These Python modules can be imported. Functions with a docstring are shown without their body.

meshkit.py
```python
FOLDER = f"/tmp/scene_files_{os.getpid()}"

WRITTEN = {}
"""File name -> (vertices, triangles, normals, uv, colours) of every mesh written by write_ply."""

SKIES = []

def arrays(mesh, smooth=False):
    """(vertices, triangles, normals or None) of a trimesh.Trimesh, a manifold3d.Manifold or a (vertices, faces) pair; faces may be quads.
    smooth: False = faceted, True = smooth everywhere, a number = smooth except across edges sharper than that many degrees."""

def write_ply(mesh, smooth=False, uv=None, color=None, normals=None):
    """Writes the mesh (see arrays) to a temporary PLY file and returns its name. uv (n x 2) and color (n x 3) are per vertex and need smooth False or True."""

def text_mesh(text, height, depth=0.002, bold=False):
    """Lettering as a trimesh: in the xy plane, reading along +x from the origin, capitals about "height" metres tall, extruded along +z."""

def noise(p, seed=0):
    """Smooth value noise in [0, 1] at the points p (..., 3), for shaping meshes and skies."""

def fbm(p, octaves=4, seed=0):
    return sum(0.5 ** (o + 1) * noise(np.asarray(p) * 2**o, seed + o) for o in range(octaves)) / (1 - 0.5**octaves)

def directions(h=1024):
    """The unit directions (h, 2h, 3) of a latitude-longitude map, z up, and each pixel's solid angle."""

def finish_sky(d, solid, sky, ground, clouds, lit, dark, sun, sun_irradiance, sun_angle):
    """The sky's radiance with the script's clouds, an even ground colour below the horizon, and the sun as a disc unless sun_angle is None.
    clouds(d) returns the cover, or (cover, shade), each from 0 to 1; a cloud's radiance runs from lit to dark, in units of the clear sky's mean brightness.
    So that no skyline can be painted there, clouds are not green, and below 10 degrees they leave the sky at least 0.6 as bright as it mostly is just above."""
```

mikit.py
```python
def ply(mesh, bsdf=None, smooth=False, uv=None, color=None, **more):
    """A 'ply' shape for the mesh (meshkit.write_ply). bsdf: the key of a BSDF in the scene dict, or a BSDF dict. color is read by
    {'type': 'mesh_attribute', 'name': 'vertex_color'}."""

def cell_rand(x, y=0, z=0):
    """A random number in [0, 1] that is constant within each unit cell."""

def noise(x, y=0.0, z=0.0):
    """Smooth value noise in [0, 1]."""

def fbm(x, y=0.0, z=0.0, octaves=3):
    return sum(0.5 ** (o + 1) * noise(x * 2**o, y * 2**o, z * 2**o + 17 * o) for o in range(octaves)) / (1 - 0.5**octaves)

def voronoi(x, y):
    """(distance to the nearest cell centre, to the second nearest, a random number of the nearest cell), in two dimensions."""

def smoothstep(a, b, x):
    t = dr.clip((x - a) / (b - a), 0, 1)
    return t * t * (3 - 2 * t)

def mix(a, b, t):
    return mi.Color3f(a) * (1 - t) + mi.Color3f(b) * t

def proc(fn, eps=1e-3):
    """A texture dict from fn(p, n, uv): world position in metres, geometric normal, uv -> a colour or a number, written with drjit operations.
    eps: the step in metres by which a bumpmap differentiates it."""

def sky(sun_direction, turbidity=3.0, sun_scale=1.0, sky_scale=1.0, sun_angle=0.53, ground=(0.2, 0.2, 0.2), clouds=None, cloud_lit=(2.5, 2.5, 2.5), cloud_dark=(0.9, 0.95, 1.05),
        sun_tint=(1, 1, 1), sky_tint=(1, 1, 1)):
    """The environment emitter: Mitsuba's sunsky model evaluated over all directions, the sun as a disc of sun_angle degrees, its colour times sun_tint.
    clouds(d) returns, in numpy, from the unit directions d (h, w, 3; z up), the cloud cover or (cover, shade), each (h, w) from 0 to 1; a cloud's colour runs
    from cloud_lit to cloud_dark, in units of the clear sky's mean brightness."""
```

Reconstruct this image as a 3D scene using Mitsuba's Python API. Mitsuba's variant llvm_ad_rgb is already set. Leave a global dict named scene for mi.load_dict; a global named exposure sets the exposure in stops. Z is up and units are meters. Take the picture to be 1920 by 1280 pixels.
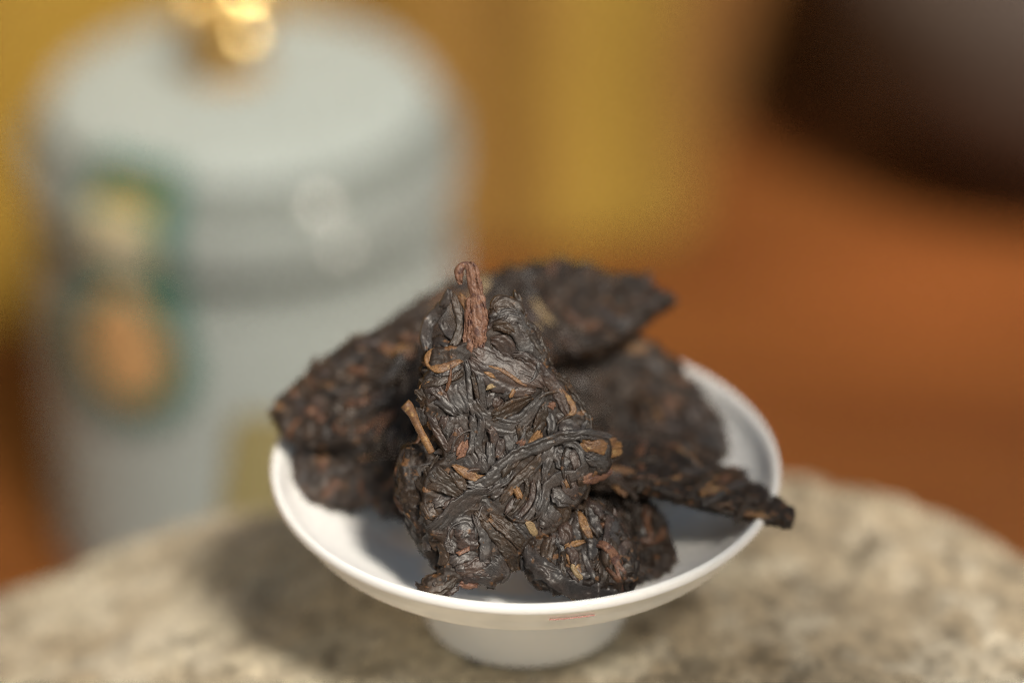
import math, random
import numpy as np, trimesh, shapely, mitsuba as mi, drjit as dr
import mikit, meshkit
from mikit import proc, noise, fbm, voronoi, smoothstep, mix
from scipy.ndimage import gaussian_filter, distance_transform_edt, map_coordinates
from scipy.interpolate import PchipInterpolator, CubicSpline
from scipy.spatial import Delaunay, cKDTree

T = mi.ScalarTransform4f
scene, labels = {}, {}

# ---------------------------------------------------------------- camera, light, exposure
CAM = np.array([-.0033, -.4508, .3166])
PITCH = math.radians(30.3)
AIM = np.array([0, math.cos(PITCH), -math.sin(PITCH)])
scene['camera'] = {'type': 'thinlens', 'fov': 18.12, 'fov_axis': 'x', 'aperture_radius': .0138, 'focus_distance': .503,
                   'near_clip': .05, 'far_clip': 50.0,
                   'to_world': T().look_at(origin=CAM.tolist(), target=(CAM + AIM).tolist(), up=[0, 0, 1])}
SUN = np.array([.30, -.52, .80]); SUN = SUN / np.linalg.norm(SUN)
scene['daylight'] = mikit.sky(SUN.tolist(), turbidity=4, sun_scale=1.0, sky_scale=1.05, sun_angle=10, ground=(.25, .2, .15),
                              sun_tint=(.90, 1.0, 1.15), sky_tint=(1.0, .77, .53))
exposure = 1.85

# ---------------------------------------------------------------- helpers
def numbered(key):
    if key not in scene and key not in labels: return key
    k = 1
    while f'{key}_{k:03d}' in scene or f'{key}_{k:03d}' in labels: k += 1
    return f'{key}_{k:03d}'

def thing(name, label, category, group=None):
    key = numbered(name)
    labels[key] = {'label': label, 'category': category}
    if group: labels[key]['group'] = group
    return key

def part(parent, name, mesh, bsdf, smooth=40, label=None, **more):
    key = numbered(f'{parent}__{name}')
    scene[key] = mikit.ply(mesh, bsdf, smooth=smooth, **more)
    if label: labels[key] = {'label': label}
    return key

def revolve(profile, n=160):
    p = np.array(profile, float); a = np.arange(n) * 2 * np.pi / n
    v = np.stack([p[:, None, 0] * np.cos(a), p[:, None, 0] * np.sin(a), np.repeat(p[:, 1:2], n, 1)], -1).reshape(-1, 3)
    f, m = [], len(p)
    for i in range(m - 1):
        j = np.arange(n); k = (j + 1) % n
        f.append(np.stack([i * n + j, i * n + k, (i + 1) * n + k], 1)); f.append(np.stack([i * n + j, (i + 1) * n + k, (i + 1) * n + j], 1))
    t = trimesh.Trimesh(v, np.vstack(f), process=True)
    t.update_faces(t.nondegenerate_faces())
    return t

def smooth_profile(pts, n=8):
    pts = np.array(pts, float)
    s = np.r_[0, np.cumsum(np.linalg.norm(np.diff(pts, axis=0), axis=1))]
    q = np.linspace(0, s[-1], n * len(pts))
    return np.stack([PchipInterpolator(s, pts[:, 0])(q), PchipInterpolator(s, pts[:, 1])(q)], 1)

def rounded_box(sx, sy, sz, r=.003, n=4):
    b = trimesh.creation.box((1, 1, 1))
    for _ in range(n): b = b.subdivide()
    v = b.vertices * 2
    h = np.array([sx, sy, sz]) / 2
    p = v * h; inner = np.clip(p, -(h - r), h - r); d = p - inner
    L = np.linalg.norm(d, axis=1, keepdims=True)
    b.vertices = inner + d / np.maximum(L, 1e-9) * np.minimum(r, np.where(L > 0, r, 0)) * (L > 1e-9)
    return b

# ---------------------------------------------------------------- materials
def leaf_material(base, tint, fleck, fleck_at, rough=.5, spec=.5):
    base, tint, fleck = (mi.Color3f(*c) for c in (base, tint, fleck))
    def colour(p, n, uv):
        x, y, z = p.x * 1000, p.y * 1000, p.z * 1000
        a = smoothstep(.35, .7, fbm(x * .45, y * .45, z * .45, 2))
        g = noise(x * 6.5, y * 6.5, z * 6.5)
        s = smoothstep(fleck_at, fleck_at + .12, fbm(x * .9 + 31, y * .9, z * .9 + 7, 3))
        c = base * (1 - a) + tint * a
        c = c * (1 - s) + fleck * s
        return c * (.55 + .9 * g)
    return {'type': 'twosided', 'bsdf': {'type': 'principled', 'base_color': proc(colour), 'roughness': rough, 'specular': spec}}

scene['grey_leaf'] = leaf_material((.035, .031, .030), (.042, .032, .028), (.10, .058, .034), .73, .47, .62)
scene['purple_leaf'] = leaf_material((.035, .024, .021), (.052, .031, .023), (.14, .074, .04), .71, .48, .58)
scene['brown_leaf'] = leaf_material((.027, .018, .012), (.042, .025, .015), (.14, .074, .034), .68, .5, .52)
scene['ochre_leaf'] = leaf_material((.20, .105, .042), (.13, .066, .032), (.26, .16, .07), .6, .55)
scene['red_leaf'] = leaf_material((.14, .068, .043), (.185, .095, .060), (.09, .045, .036), .55, .55)
scene['rust_leaf'] = leaf_material((.085, .038, .020), (.12, .056, .028), (.05, .028, .02), .55, .52)
scene['tan_leaf'] = leaf_material((.30, .22, .12), (.22, .15, .08), (.15, .09, .05), .6, .6)
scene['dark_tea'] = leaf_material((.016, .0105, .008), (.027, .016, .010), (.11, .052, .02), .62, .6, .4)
scene['porcelain'] = {'type': 'principled', 'base_color': {'type': 'rgb', 'value': [.80, .795, .785]}, 'roughness': .13, 'specular': .5,
                      'clearcoat': 1.0, 'clearcoat_gloss': .95}
scene['red_glaze'] = {'type': 'twosided', 'bsdf': {'type': 'principled', 'base_color': {'type': 'rgb', 'value': [.45, .19, .17]}, 'roughness': .3}}

def stone_colour(p, n, uv):
    x, y, z = p.x * 1000, p.y * 1000, p.z * 1000
    big = fbm(x * .035 + 3, y * .035 + 5, z * .035, 3)
    mid = fbm(x * .21, y * .21 + 9, z * .21, 4)
    fine = noise(x * .9, y * .9, z * .9)
    c = mix((.46, .41, .305), (.33, .27, .185), smoothstep(.35, .62, big))
    c = mix(c, (.095, .080, .058), .65 * smoothstep(.46, .74, mid))
    c = mix(c, (.52, .47, .37), .6 * smoothstep(.48, .70, fbm(x * .18 + 40, y * .18, z * .18 + 8, 4)))
    return c * (.6 + .8 * fine)
scene['stone_skin'] = {'type': 'twosided', 'bsdf': {'type': 'principled', 'base_color': proc(stone_colour), 'roughness': .8, 'specular': .3}}

def wood_colour(p, n, uv):
    g = fbm(p.x * 9, p.y * 60 + 2 * noise(p.x * 6, p.y * 6), .5, 3)
    c = mix((.155, .054, .013), (.105, .032, .008), smoothstep(.3, .7, g))
    painted_glow = dr.exp(-dr.square((p.x - .125) / .05) - dr.square((p.y - .40) / .055)) + .45 * smoothstep(.45, .7, noise(p.x * 9 + 2.3, p.y * 9 + .4))  # pool of glow on the table painted into the wood, plus random lighter tone
    return mix(c, (.34, .105, .030),   .45 * dr.minimum(painted_glow, 1.0))
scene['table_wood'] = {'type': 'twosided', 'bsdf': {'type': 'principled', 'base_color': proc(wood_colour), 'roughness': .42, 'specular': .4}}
def cloth_colour(p, n, uv):
    w = .9 + .2 * noise(p.x * 900, p.y * 900, p.z * 900)
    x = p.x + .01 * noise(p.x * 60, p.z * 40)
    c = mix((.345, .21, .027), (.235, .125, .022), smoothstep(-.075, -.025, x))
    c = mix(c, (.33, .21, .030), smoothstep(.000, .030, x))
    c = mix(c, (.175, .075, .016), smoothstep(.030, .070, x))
    return c * w
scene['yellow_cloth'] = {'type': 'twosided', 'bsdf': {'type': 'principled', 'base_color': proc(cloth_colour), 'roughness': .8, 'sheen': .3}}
def foil_colour(p, n, uv):
    def groove_shade(a, b): return smoothstep(a - .0015, a, p.z) * (1 - smoothstep(b, b + .0015, p.z))
    c = mix((.325, .365, .35), (.175, .195, .18), dr.minimum(groove_shade(-.0665, -.0555) + groove_shade(-.0435, -.0355), 1.0))  # groove shade painted in: darker grey along the two lid recesses
    return c * (.94 + .12 * fbm(p.x * 60, p.y * 60, p.z * 60, 2))
scene['pale_foil'] = {'type': 'twosided', 'bsdf': {'type': 'principled', 'base_color': proc(foil_colour), 'roughness': .6, 'specular': .35}}
for k, c, r in (('green_print', (.022, .11, .08), .6), ('cream_print', (.46, .43, .30), .6), ('gold_print', (.45, .30, .06), .45), ('orange_print', (.48, .28, .12), .6),
                ('knob_lacquer', (.30, .18, .045), .6), ('olive_paint', (.17, .145, .065), .5), ('white_paint', (.7, .7, .66), .5)):
    scene[k] = {'type': 'twosided', 'bsdf': {'type': 'principled', 'base_color': {'type': 'rgb', 'value': list(c)}, 'roughness': r}}
scene['gold_metal'] = {'type': 'roughconductor', 'material': 'Au', 'alpha': .04}
scene['silver_metal'] = {'type': 'roughconductor', 'material': 'Ag', 'alpha': .28}
scene['pale_brass'] = {'type': 'roughconductor', 'material': 'Ag', 'alpha': .09, 'specular_reflectance': {'type': 'rgb', 'value': [1.0, .78, .36]}}
def clay_colour(p, n, uv):
    g = .85 + .3 * fbm(p.x * 300, p.y * 300, p.z * 300, 2)
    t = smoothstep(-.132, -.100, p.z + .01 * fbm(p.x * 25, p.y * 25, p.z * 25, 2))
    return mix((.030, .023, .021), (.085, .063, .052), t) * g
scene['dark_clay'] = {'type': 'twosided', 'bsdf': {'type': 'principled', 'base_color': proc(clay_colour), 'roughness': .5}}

# ---------------------------------------------------------------- outlines of the chunks and paths of the leaves, in mm on each chunk's own plane
MAIN = {'o': [-0.00498, -0.02156, 0.05023], 'U': [0.9925, 0.1052, -0.0615], 'V': [0.0, 0.5045, 0.8634], 'front': [(np.float64(-10.79), np.float64(12.17)), (np.float64(-7.59), np.float64(12.58)), (np.float64(-5.74), np.float64(13.42)), (np.float64(-2.95), np.float64(13.42)), (np.float64(-1.86), np.float64(16.78)), (np.float64(-1.27), np.float64(18.45)), (np.float64(0.42), np.float64(19.46)), (np.float64(2.37), np.float64(18.96)), (np.float64(3.81), np.float64(16.95)), (np.float64(5.92), np.float64(14.26)), (np.float64(7.62), np.float64(11.57)), (np.float64(7.62), np.float64(9.22)), (np.float64(9.48), np.float64(7.12)), (np.float64(11.69), np.float64(4.59)), (np.float64(13.22), np.float64(2.06)), (np.float64(13.99), np.float64(-0.47)), (np.float64(15.69), np.float64(-1.57)), (np.float64(17.39), np.float64(-2.16)), (np.float64(17.82), np.float64(-5.53)), (np.float64(16.97), np.float64(-7.21)), (np.float64(13.99), np.float64(-8.46)), (np.float64(13.73), np.float64(-10.82)), (np.float64(12.54), np.float64(-12.24)), (np.float64(10.33), np.float64(-13.74)), (np.float64(9.65), np.float64(-15.59)), (np.float64(8.47), np.float64(-16.84)), (np.float64(5.08), np.float64(-17.82)), (np.float64(3.81), np.float64(-19.32)), (np.float64(2.71), np.float64(-20.99)), (np.float64(1.69), np.float64(-20.57)), (np.float64(0.59), np.float64(-21.82)), (np.float64(0.34), np.float64(-23.91)), (np.float64(-1.27), np.float64(-24.82)), (np.float64(-6.33), np.float64(-24.27)), (np.float64(-8.6), np.float64(-25.76)), (np.float64(-11.29), np.float64(-26.73)), (np.float64(-12.47), np.float64(-25.47)), (np.float64(-11.79), np.float64(-24.22)), (np.float64(-9.27), np.float64(-22.99)), (np.float64(-8.6), np.float64(-20.48)), (np.float64(-9.78), np.float64(-18.38)), (np.float64(-11.63), np.float64(-16.69)), (np.float64(-12.63), np.float64(-13.76)), (np.float64(-12.38), np.float64(-11.25)), (np.float64(-12.63), np.float64(-8.74)), (np.float64(-11.29), np.float64(-6.66)), (np.float64(-9.27), np.float64(-4.99)), (np.float64(-9.44), np.float64(-3.32)), (np.float64(-10.79), np.float64(0.03)), (np.float64(-12.21), np.float64(2.13)), (np.float64(-11.96), np.float64(4.64)), (np.float64(-12.47), np.float64(6.9)), (np.float64(-11.37), np.float64(8.82))], 'back': [(np.float64(-10.53), np.float64(13.42)), (np.float64(-3.38), np.float64(15.1)), (np.float64(1.69), np.float64(17.62)), (np.float64(5.92), np.float64(13.42)), (np.float64(10.16), np.float64(6.69)), (np.float64(13.14), np.float64(-0.04)), (np.float64(15.26), np.float64(-4.26)), (np.float64(13.56), np.float64(-8.46)), (np.float64(9.31), np.float64(-13.48)), (np.float64(5.08), np.float64(-16.81)), (np.float64(-0.0), np.float64(-20.13)), (np.float64(-6.75), np.float64(-21.75)), (np.float64(-8.85), np.float64(-22.99)), (np.float64(-10.53), np.float64(-21.89)), (np.float64(-11.79), np.float64(-19.2)), (np.float64(-13.31), np.float64(-15.43)), (np.float64(-14.73), np.float64(-13.74)), (np.float64(-15.82), np.float64(-10.81)), (np.float64(-15.49), np.float64(-5.8)), (np.float64(-14.48), np.float64(-3.3)), (np.float64(-12.21), np.float64(-2.47)), (np.float64(-11.37), np.float64(0.87)), (np.float64(-11.79), np.float64(5.06)), (np.float64(-11.79), np.float64(9.24))]}
TRACED = [
 ('g',0.42,5,[(np.float64(1.01),np.float64(19.3),2.52),(np.float64(2.2),np.float64(16.78),3.69),(np.float64(4.23),np.float64(13.76),4.2),(np.float64(6.6),np.float64(11.07),3.02)]),
 ('g',0.42,4,[(np.float64(9.23),np.float64(0.56),3.86),(np.float64(11.27),np.float64(0.55),3.86),(np.float64(13.31),np.float64(0.21),2.52)]),
 ('g',0.42,3,[(np.float64(-7.42),np.float64(6.64),3.36),(np.float64(-6.75),np.float64(4.54),3.52),(np.float64(-5.91),np.float64(2.36),1.51)]),
 ('g',0.34,4,[(np.float64(-7.08),np.float64(1.7),3.36),(np.float64(-7.08),np.float64(-0.06),4.53),(np.float64(-7.42),np.float64(-2.32),2.52)]),
 ('g',0.42,6,[(np.float64(-7.0),np.float64(-15.97),3.69),(np.float64(-5.65),np.float64(-15.48),3.86),(np.float64(-4.22),np.float64(-16.41),3.02)]),
 ('p',0.42,6,[(np.float64(-7.0),np.float64(-17.73),3.36),(np.float64(-3.97),np.float64(-17.59),3.36)]),
 ('g',0.42,4,[(np.float64(-1.94),np.float64(5.2),2.35),(np.float64(-1.94),np.float64(2.86),2.01)]),
 ('p',0.42,4,[(np.float64(-0.42),np.float64(4.45),1.68),(np.float64(-0.93),np.float64(3.19),1.51)]),
 ('g',0.42,4,[(np.float64(0.68),np.float64(4.03),2.52),(np.float64(2.87),np.float64(5.2),2.35)]),
 ('g',0.34,3,[(np.float64(1.61),np.float64(-0.42),2.52),(np.float64(1.69),np.float64(-2.69),2.35),(np.float64(1.61),np.float64(-4.2),1.34)]),
 ('g',0.34,3,[(np.float64(-7.67),np.float64(-5.67),2.52),(np.float64(-5.65),np.float64(-4.92),2.68),(np.float64(-4.81),np.float64(-7.02),2.52)]),
 ('g',0.42,3,[(np.float64(-3.97),np.float64(-5.18),2.18),(np.float64(-3.63),np.float64(-7.11),2.35)]),
 ('b',0.34,5,[(np.float64(4.4),np.float64(-0.27),2.01),(np.float64(3.97),np.float64(-2.2),2.35),(np.float64(4.23),np.float64(-3.54),1.34)]),
 ('g',0.42,6,[(np.float64(9.23),np.float64(-3.56),3.19),(np.float64(10.08),np.float64(-4.99),3.52),(np.float64(11.01),np.float64(-6.43),3.02)]),
 ('g',0.34,5,[(np.float64(7.96),np.float64(-11.29),3.02),(np.float64(7.96),np.float64(-13.14),3.52),(np.float64(8.47),np.float64(-15.33),2.52)]),
 ('p',0.42,5,[(np.float64(10.08),np.float64(-8.19),2.01),(np.float64(11.27),np.float64(-9.46),3.69),(np.float64(12.29),np.float64(-10.98),2.18)]),
 ('g',0.34,4,[(np.float64(6.35),np.float64(-14.47),3.02),(np.float64(7.96),np.float64(-15.32),3.52),(np.float64(8.13),np.float64(-16.5),2.85)]),
 ('b',0.34,5,[(np.float64(9.23),np.float64(-11.8),2.85),(np.float64(10.08),np.float64(-13.4),2.35),(np.float64(9.48),np.float64(-15.33),1.17)]),
 ('g',0.34,6,[(np.float64(-10.53),np.float64(-11.35),2.68),(np.float64(-8.43),np.float64(-11.02),2.68),(np.float64(-6.58),np.float64(-10.7),0.84)]),
 ('g',0.42,5,[(np.float64(1.61),np.float64(-14.78),2.35),(np.float64(3.38),np.float64(-16.8),2.85),(np.float64(4.65),np.float64(-18.07),1.34)]),
 ('g',0.42,6,[(np.float64(-7.42),np.float64(-21.75),3.02),(np.float64(-5.65),np.float64(-20.76),3.52),(np.float64(-3.8),np.float64(-21.53),3.02)]),
 ('p',0.42,6,[(np.float64(-6.33),np.float64(-23.35),3.02),(np.float64(-4.05),np.float64(-22.45),3.69),(np.float64(-2.11),np.float64(-22.3),2.52)]),
 ('g',0.42,5,[(np.float64(-3.04),np.float64(-22.37),2.85),(np.float64(-1.69),np.float64(-23.31),3.02),(np.float64(-0.84),np.float64(-23.98),2.18)]),
 ('g',0.42,4,[(np.float64(-1.1),np.float64(-21.13),2.52),(np.float64(-0.0),np.float64(-23.4),2.85),(np.float64(-0.17),np.float64(-24.49),1.34)]),
 ('b',0.42,6,[(np.float64(-7.42),np.float64(-23.59),1.51),(np.float64(-9.95),np.float64(-24.91),3.19),(np.float64(-12.38),np.float64(-24.8),2.85)]),
 ('b',0.34,4,[(np.float64(-8.6),np.float64(-26.17),2.18),(np.float64(-11.63),np.float64(-26.73),2.35)]),
 ('p',0.34,5,[(np.float64(-7.0),np.float64(-0.31),1.51),(np.float64(-7.59),np.float64(-3.32),2.52),(np.float64(-8.26),np.float64(-4.16),1.85)]),
 ('r',0.42,4,[(np.float64(-5.65),np.float64(-2.33),1.34),(np.float64(-6.24),np.float64(-3.83),1.68),(np.float64(-6.92),np.float64(-4.67),0.84)]),
 ('p',0.34,3,[(np.float64(-8.94),np.float64(1.79),1.17),(np.float64(-9.52),np.float64(-0.05),1.17)]),
 ('p',0.42,4,[(np.float64(-10.95),np.float64(1.46),1.17),(np.float64(-10.03),np.float64(-0.8),1.34),(np.float64(-8.6),np.float64(-3.15),1.01)]),
 ('p',0.42,4,[(np.float64(-12.38),np.float64(6.06),1.85),(np.float64(-10.53),np.float64(6.06),2.01),(np.float64(-8.94),np.float64(4.13),1.68),(np.float64(-7.59),np.float64(2.79),0.67)]),
 ('g',0.42,3,[(np.float64(-10.03),np.float64(4.3),1.68),(np.float64(-8.43),np.float64(3.12),1.68),(np.float64(-7.08),np.float64(1.95),0.67)]),
 ('b',0.42,5,[(np.float64(-12.8),np.float64(3.72),1.51),(np.float64(-11.96),np.float64(4.22),1.51),(np.float64(-11.12),np.float64(4.64),1.17)]),
 ('g',0.5,5,[(np.float64(-12.38),np.float64(2.72),2.01),(np.float64(-12.38),np.float64(1.71),2.18),(np.float64(-12.21),np.float64(0.46),1.17)]),
 ('b',0.42,4,[(np.float64(-12.89),np.float64(5.9),1.68),(np.float64(-12.21),np.float64(4.64),1.51)]),
 ('g',0.5,4,[(np.float64(-8.77),np.float64(19.37),1.51),(np.float64(-10.03),np.float64(17.44),2.01),(np.float64(-11.21),np.float64(15.68),2.01),(np.float64(-11.54),np.float64(14.01),1.85),(np.float64(-11.29),np.float64(12.17),1.34)]),
 ('g',0.42,4,[(np.float64(-8.94),np.float64(16.52),1.34),(np.float64(-8.18),np.float64(15.1),1.51),(np.float64(-7.34),np.float64(13.92),0.84)]),
 ('g',0.42,4,[(np.float64(-7.93),np.float64(21.38),0.84),(np.float64(-8.35),np.float64(20.12),1.51),(np.float64(-8.77),np.float64(19.11),1.17)]),
 ('b',0.42,3,[(np.float64(-7.59),np.float64(20.79),0.84),(np.float64(-6.92),np.float64(19.45),1.51),(np.float64(-6.41),np.float64(17.61),1.51),(np.float64(-6.41),np.float64(15.1),1.34),(np.float64(-7.59),np.float64(12.75),1.34)]),
 ('o',0.34,3,[(np.float64(-6.41),np.float64(20.79),0.84),(np.float64(-5.65),np.float64(19.54),1.17),(np.float64(-5.06),np.float64(18.03),1.01)]),
 ('b',0.5,8,[(np.float64(-1.27),np.float64(18.45),1.68),(np.float64(0.42),np.float64(19.46),2.52),(np.float64(2.11),np.float64(18.96),2.52),(np.float64(3.21),np.float64(17.62),1.68)]),
 ('g',0.5,6,[(np.float64(-0.84),np.float64(16.94),1.85),(np.float64(1.27),np.float64(17.45),2.52),(np.float64(2.96),np.float64(16.44),2.01)]),
 ('b',0.5,6,[(np.float64(-1.18),np.float64(15.77),1.51),(np.float64(0.42),np.float64(15.77),2.01),(np.float64(1.52),np.float64(14.93),1.17)]),
 ('b',0.42,5,[(np.float64(3.55),np.float64(16.95),1.17),(np.float64(5.08),np.float64(14.93),1.85),(np.float64(6.6),np.float64(12.16),1.68),(np.float64(7.79),np.float64(9.72),1.17)]),
 ('p',0.42,3,[(np.float64(-1.52),np.float64(13.59),1.17),(np.float64(0.17),np.float64(13.0),2.68),(np.float64(1.27),np.float64(11.91),2.18),(np.float64(1.86),np.float64(10.57),0.67)]),
 ('p',0.34,4,[(np.float64(2.11),np.float64(11.24),1.17),(np.float64(4.65),np.float64(10.23),2.01),(np.float64(6.6),np.float64(8.21),2.18),(np.float64(8.64),np.float64(6.11),2.18),(np.float64(9.82),np.float64(3.58),1.85),(np.float64(10.33),np.float64(1.98),0.67)]),
 ('b',0.42,5,[(np.float64(8.3),np.float64(8.13),1.17),(np.float64(10.16),np.float64(6.27),2.01),(np.float64(11.69),np.float64(4.34),2.35),(np.float64(12.88),np.float64(2.48),2.01),(np.float64(13.82),np.float64(0.54),1.68),(np.float64(13.39),np.float64(-1.05),1.17)]),
 ('o',0.34,4,[(np.float64(9.48),np.float64(6.02),0.67),(np.float64(10.67),np.float64(4.34),1.01),(np.float64(11.52),np.float64(2.65),1.01),(np.float64(10.84),np.float64(1.82),0.67)]),
 ('g',0.42,3,[(np.float64(7.36),np.float64(2.58),1.17),(np.float64(7.96),np.float64(0.56),1.51),(np.float64(7.7),np.float64(-1.29),1.01)]),
 ('r',0.34,2,[(np.float64(7.62),np.float64(3.59),1.17),(np.float64(8.47),np.float64(3.08),1.17)]),
 ('p',0.34,2,[(np.float64(-4.98),np.float64(12.42),0.67),(np.float64(-3.21),np.float64(12.08),2.68),(np.float64(-0.84),np.float64(10.57),3.52),(np.float64(1.86),np.float64(9.23),3.69),(np.float64(4.65),np.float64(7.96),3.02),(np.float64(6.6),np.float64(6.53),0.67)]),
 ('p',0.42,2,[(np.float64(-4.98),np.float64(10.57),1.17),(np.float64(-3.21),np.float64(8.81),2.85),(np.float64(-0.42),np.float64(7.3),3.69),(np.float64(2.71),np.float64(6.04),3.19),(np.float64(5.33),np.float64(5.86),0.67)]),
 ('o',0.25,4,[(np.float64(-1.86),np.float64(9.48),0.25),(np.float64(0.42),np.float64(8.64),0.59),(np.float64(2.37),np.float64(7.38),0.67),(np.float64(3.81),np.float64(6.54),0.25)]),
 ('o',0.25,4,[(np.float64(-2.7),np.float64(8.56),0.25),(np.float64(-1.86),np.float64(8.22),0.76),(np.float64(-1.1),np.float64(7.72),0.25)]),
 ('b',0.42,4,[(np.float64(-12.38),np.float64(6.81),1.51),(np.float64(-10.53),np.float64(7.31),1.85),(np.float64(-8.01),np.float64(8.06),1.85),(np.float64(-6.16),np.float64(8.73),1.17)]),
 ('g',0.34,3,[(np.float64(-10.11),np.float64(8.32),0.84),(np.float64(-8.43),np.float64(8.65),1.17),(np.float64(-6.49),np.float64(9.57),0.67)]),
 ('o',0.42,3,[(np.float64(-10.53),np.float64(11.92),0.67),(np.float64(-11.37),np.float64(11.08),1.01),(np.float64(-11.21),np.float64(9.82),1.17),(np.float64(-10.11),np.float64(9.24),1.34),(np.float64(-8.43),np.float64(9.49),1.26),(np.float64(-6.41),np.float64(10.41),0.67)]),
 ('g',0.42,2,[(np.float64(-5.57),np.float64(10.07),0.84),(np.float64(-5.15),np.float64(7.14),1.01),(np.float64(-4.98),np.float64(4.54),1.09),(np.float64(-4.3),np.float64(1.86),1.01)]),
 ('b',0.42,2,[(np.float64(-4.73),np.float64(8.31),0.67),(np.float64(-4.05),np.float64(5.88),0.84),(np.float64(-3.8),np.float64(4.2),0.5)]),
 ('g',0.42,3,[(np.float64(-3.71),np.float64(8.06),0.84),(np.float64(-3.12),np.float64(5.88),1.26),(np.float64(-3.04),np.float64(3.53),0.67)]),
 ('t',0.34,1,[(np.float64(-2.45),np.float64(6.04),0.42),(np.float64(-1.94),np.float64(6.29),0.76),(np.float64(-1.18),np.float64(6.55),0.59)]),
 ('g',0.42,3,[(np.float64(-4.22),np.float64(4.2),1.34),(np.float64(-3.04),np.float64(2.02),2.18),(np.float64(-1.1),np.float64(0.42),2.85),(np.float64(0.93),np.float64(-0.0),3.02),(np.float64(3.38),np.float64(1.16),2.52),(np.float64(5.5),np.float64(3.34),1.85),(np.float64(6.77),np.float64(5.36),0.67)]),
 ('b',0.42,4,[(np.float64(-1.35),np.float64(1.6),1.51),(np.float64(0.68),np.float64(2.35),2.52),(np.float64(2.71),np.float64(3.52),2.18),(np.float64(4.74),np.float64(4.52),0.67)]),
 ('o',0.34,2,[(np.float64(1.44),np.float64(4.78),0.67),(np.float64(1.94),np.float64(5.7),0.67)]),
 ('g',0.42,4,[(np.float64(-4.64),np.float64(1.61),0.84),(np.float64(-4.39),np.float64(-0.07),1.34),(np.float64(-4.47),np.float64(-2.42),1.34),(np.float64(-4.98),np.float64(-4.17),1.17)]),
 ('g',0.42,3,[(np.float64(-3.21),np.float64(1.27),1.01),(np.float64(-3.29),np.float64(-0.66),1.43),(np.float64(-3.71),np.float64(-2.92),1.34),(np.float64(-2.79),np.float64(-5.19),1.34),(np.float64(-2.2),np.float64(-6.53),0.84)]),
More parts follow.
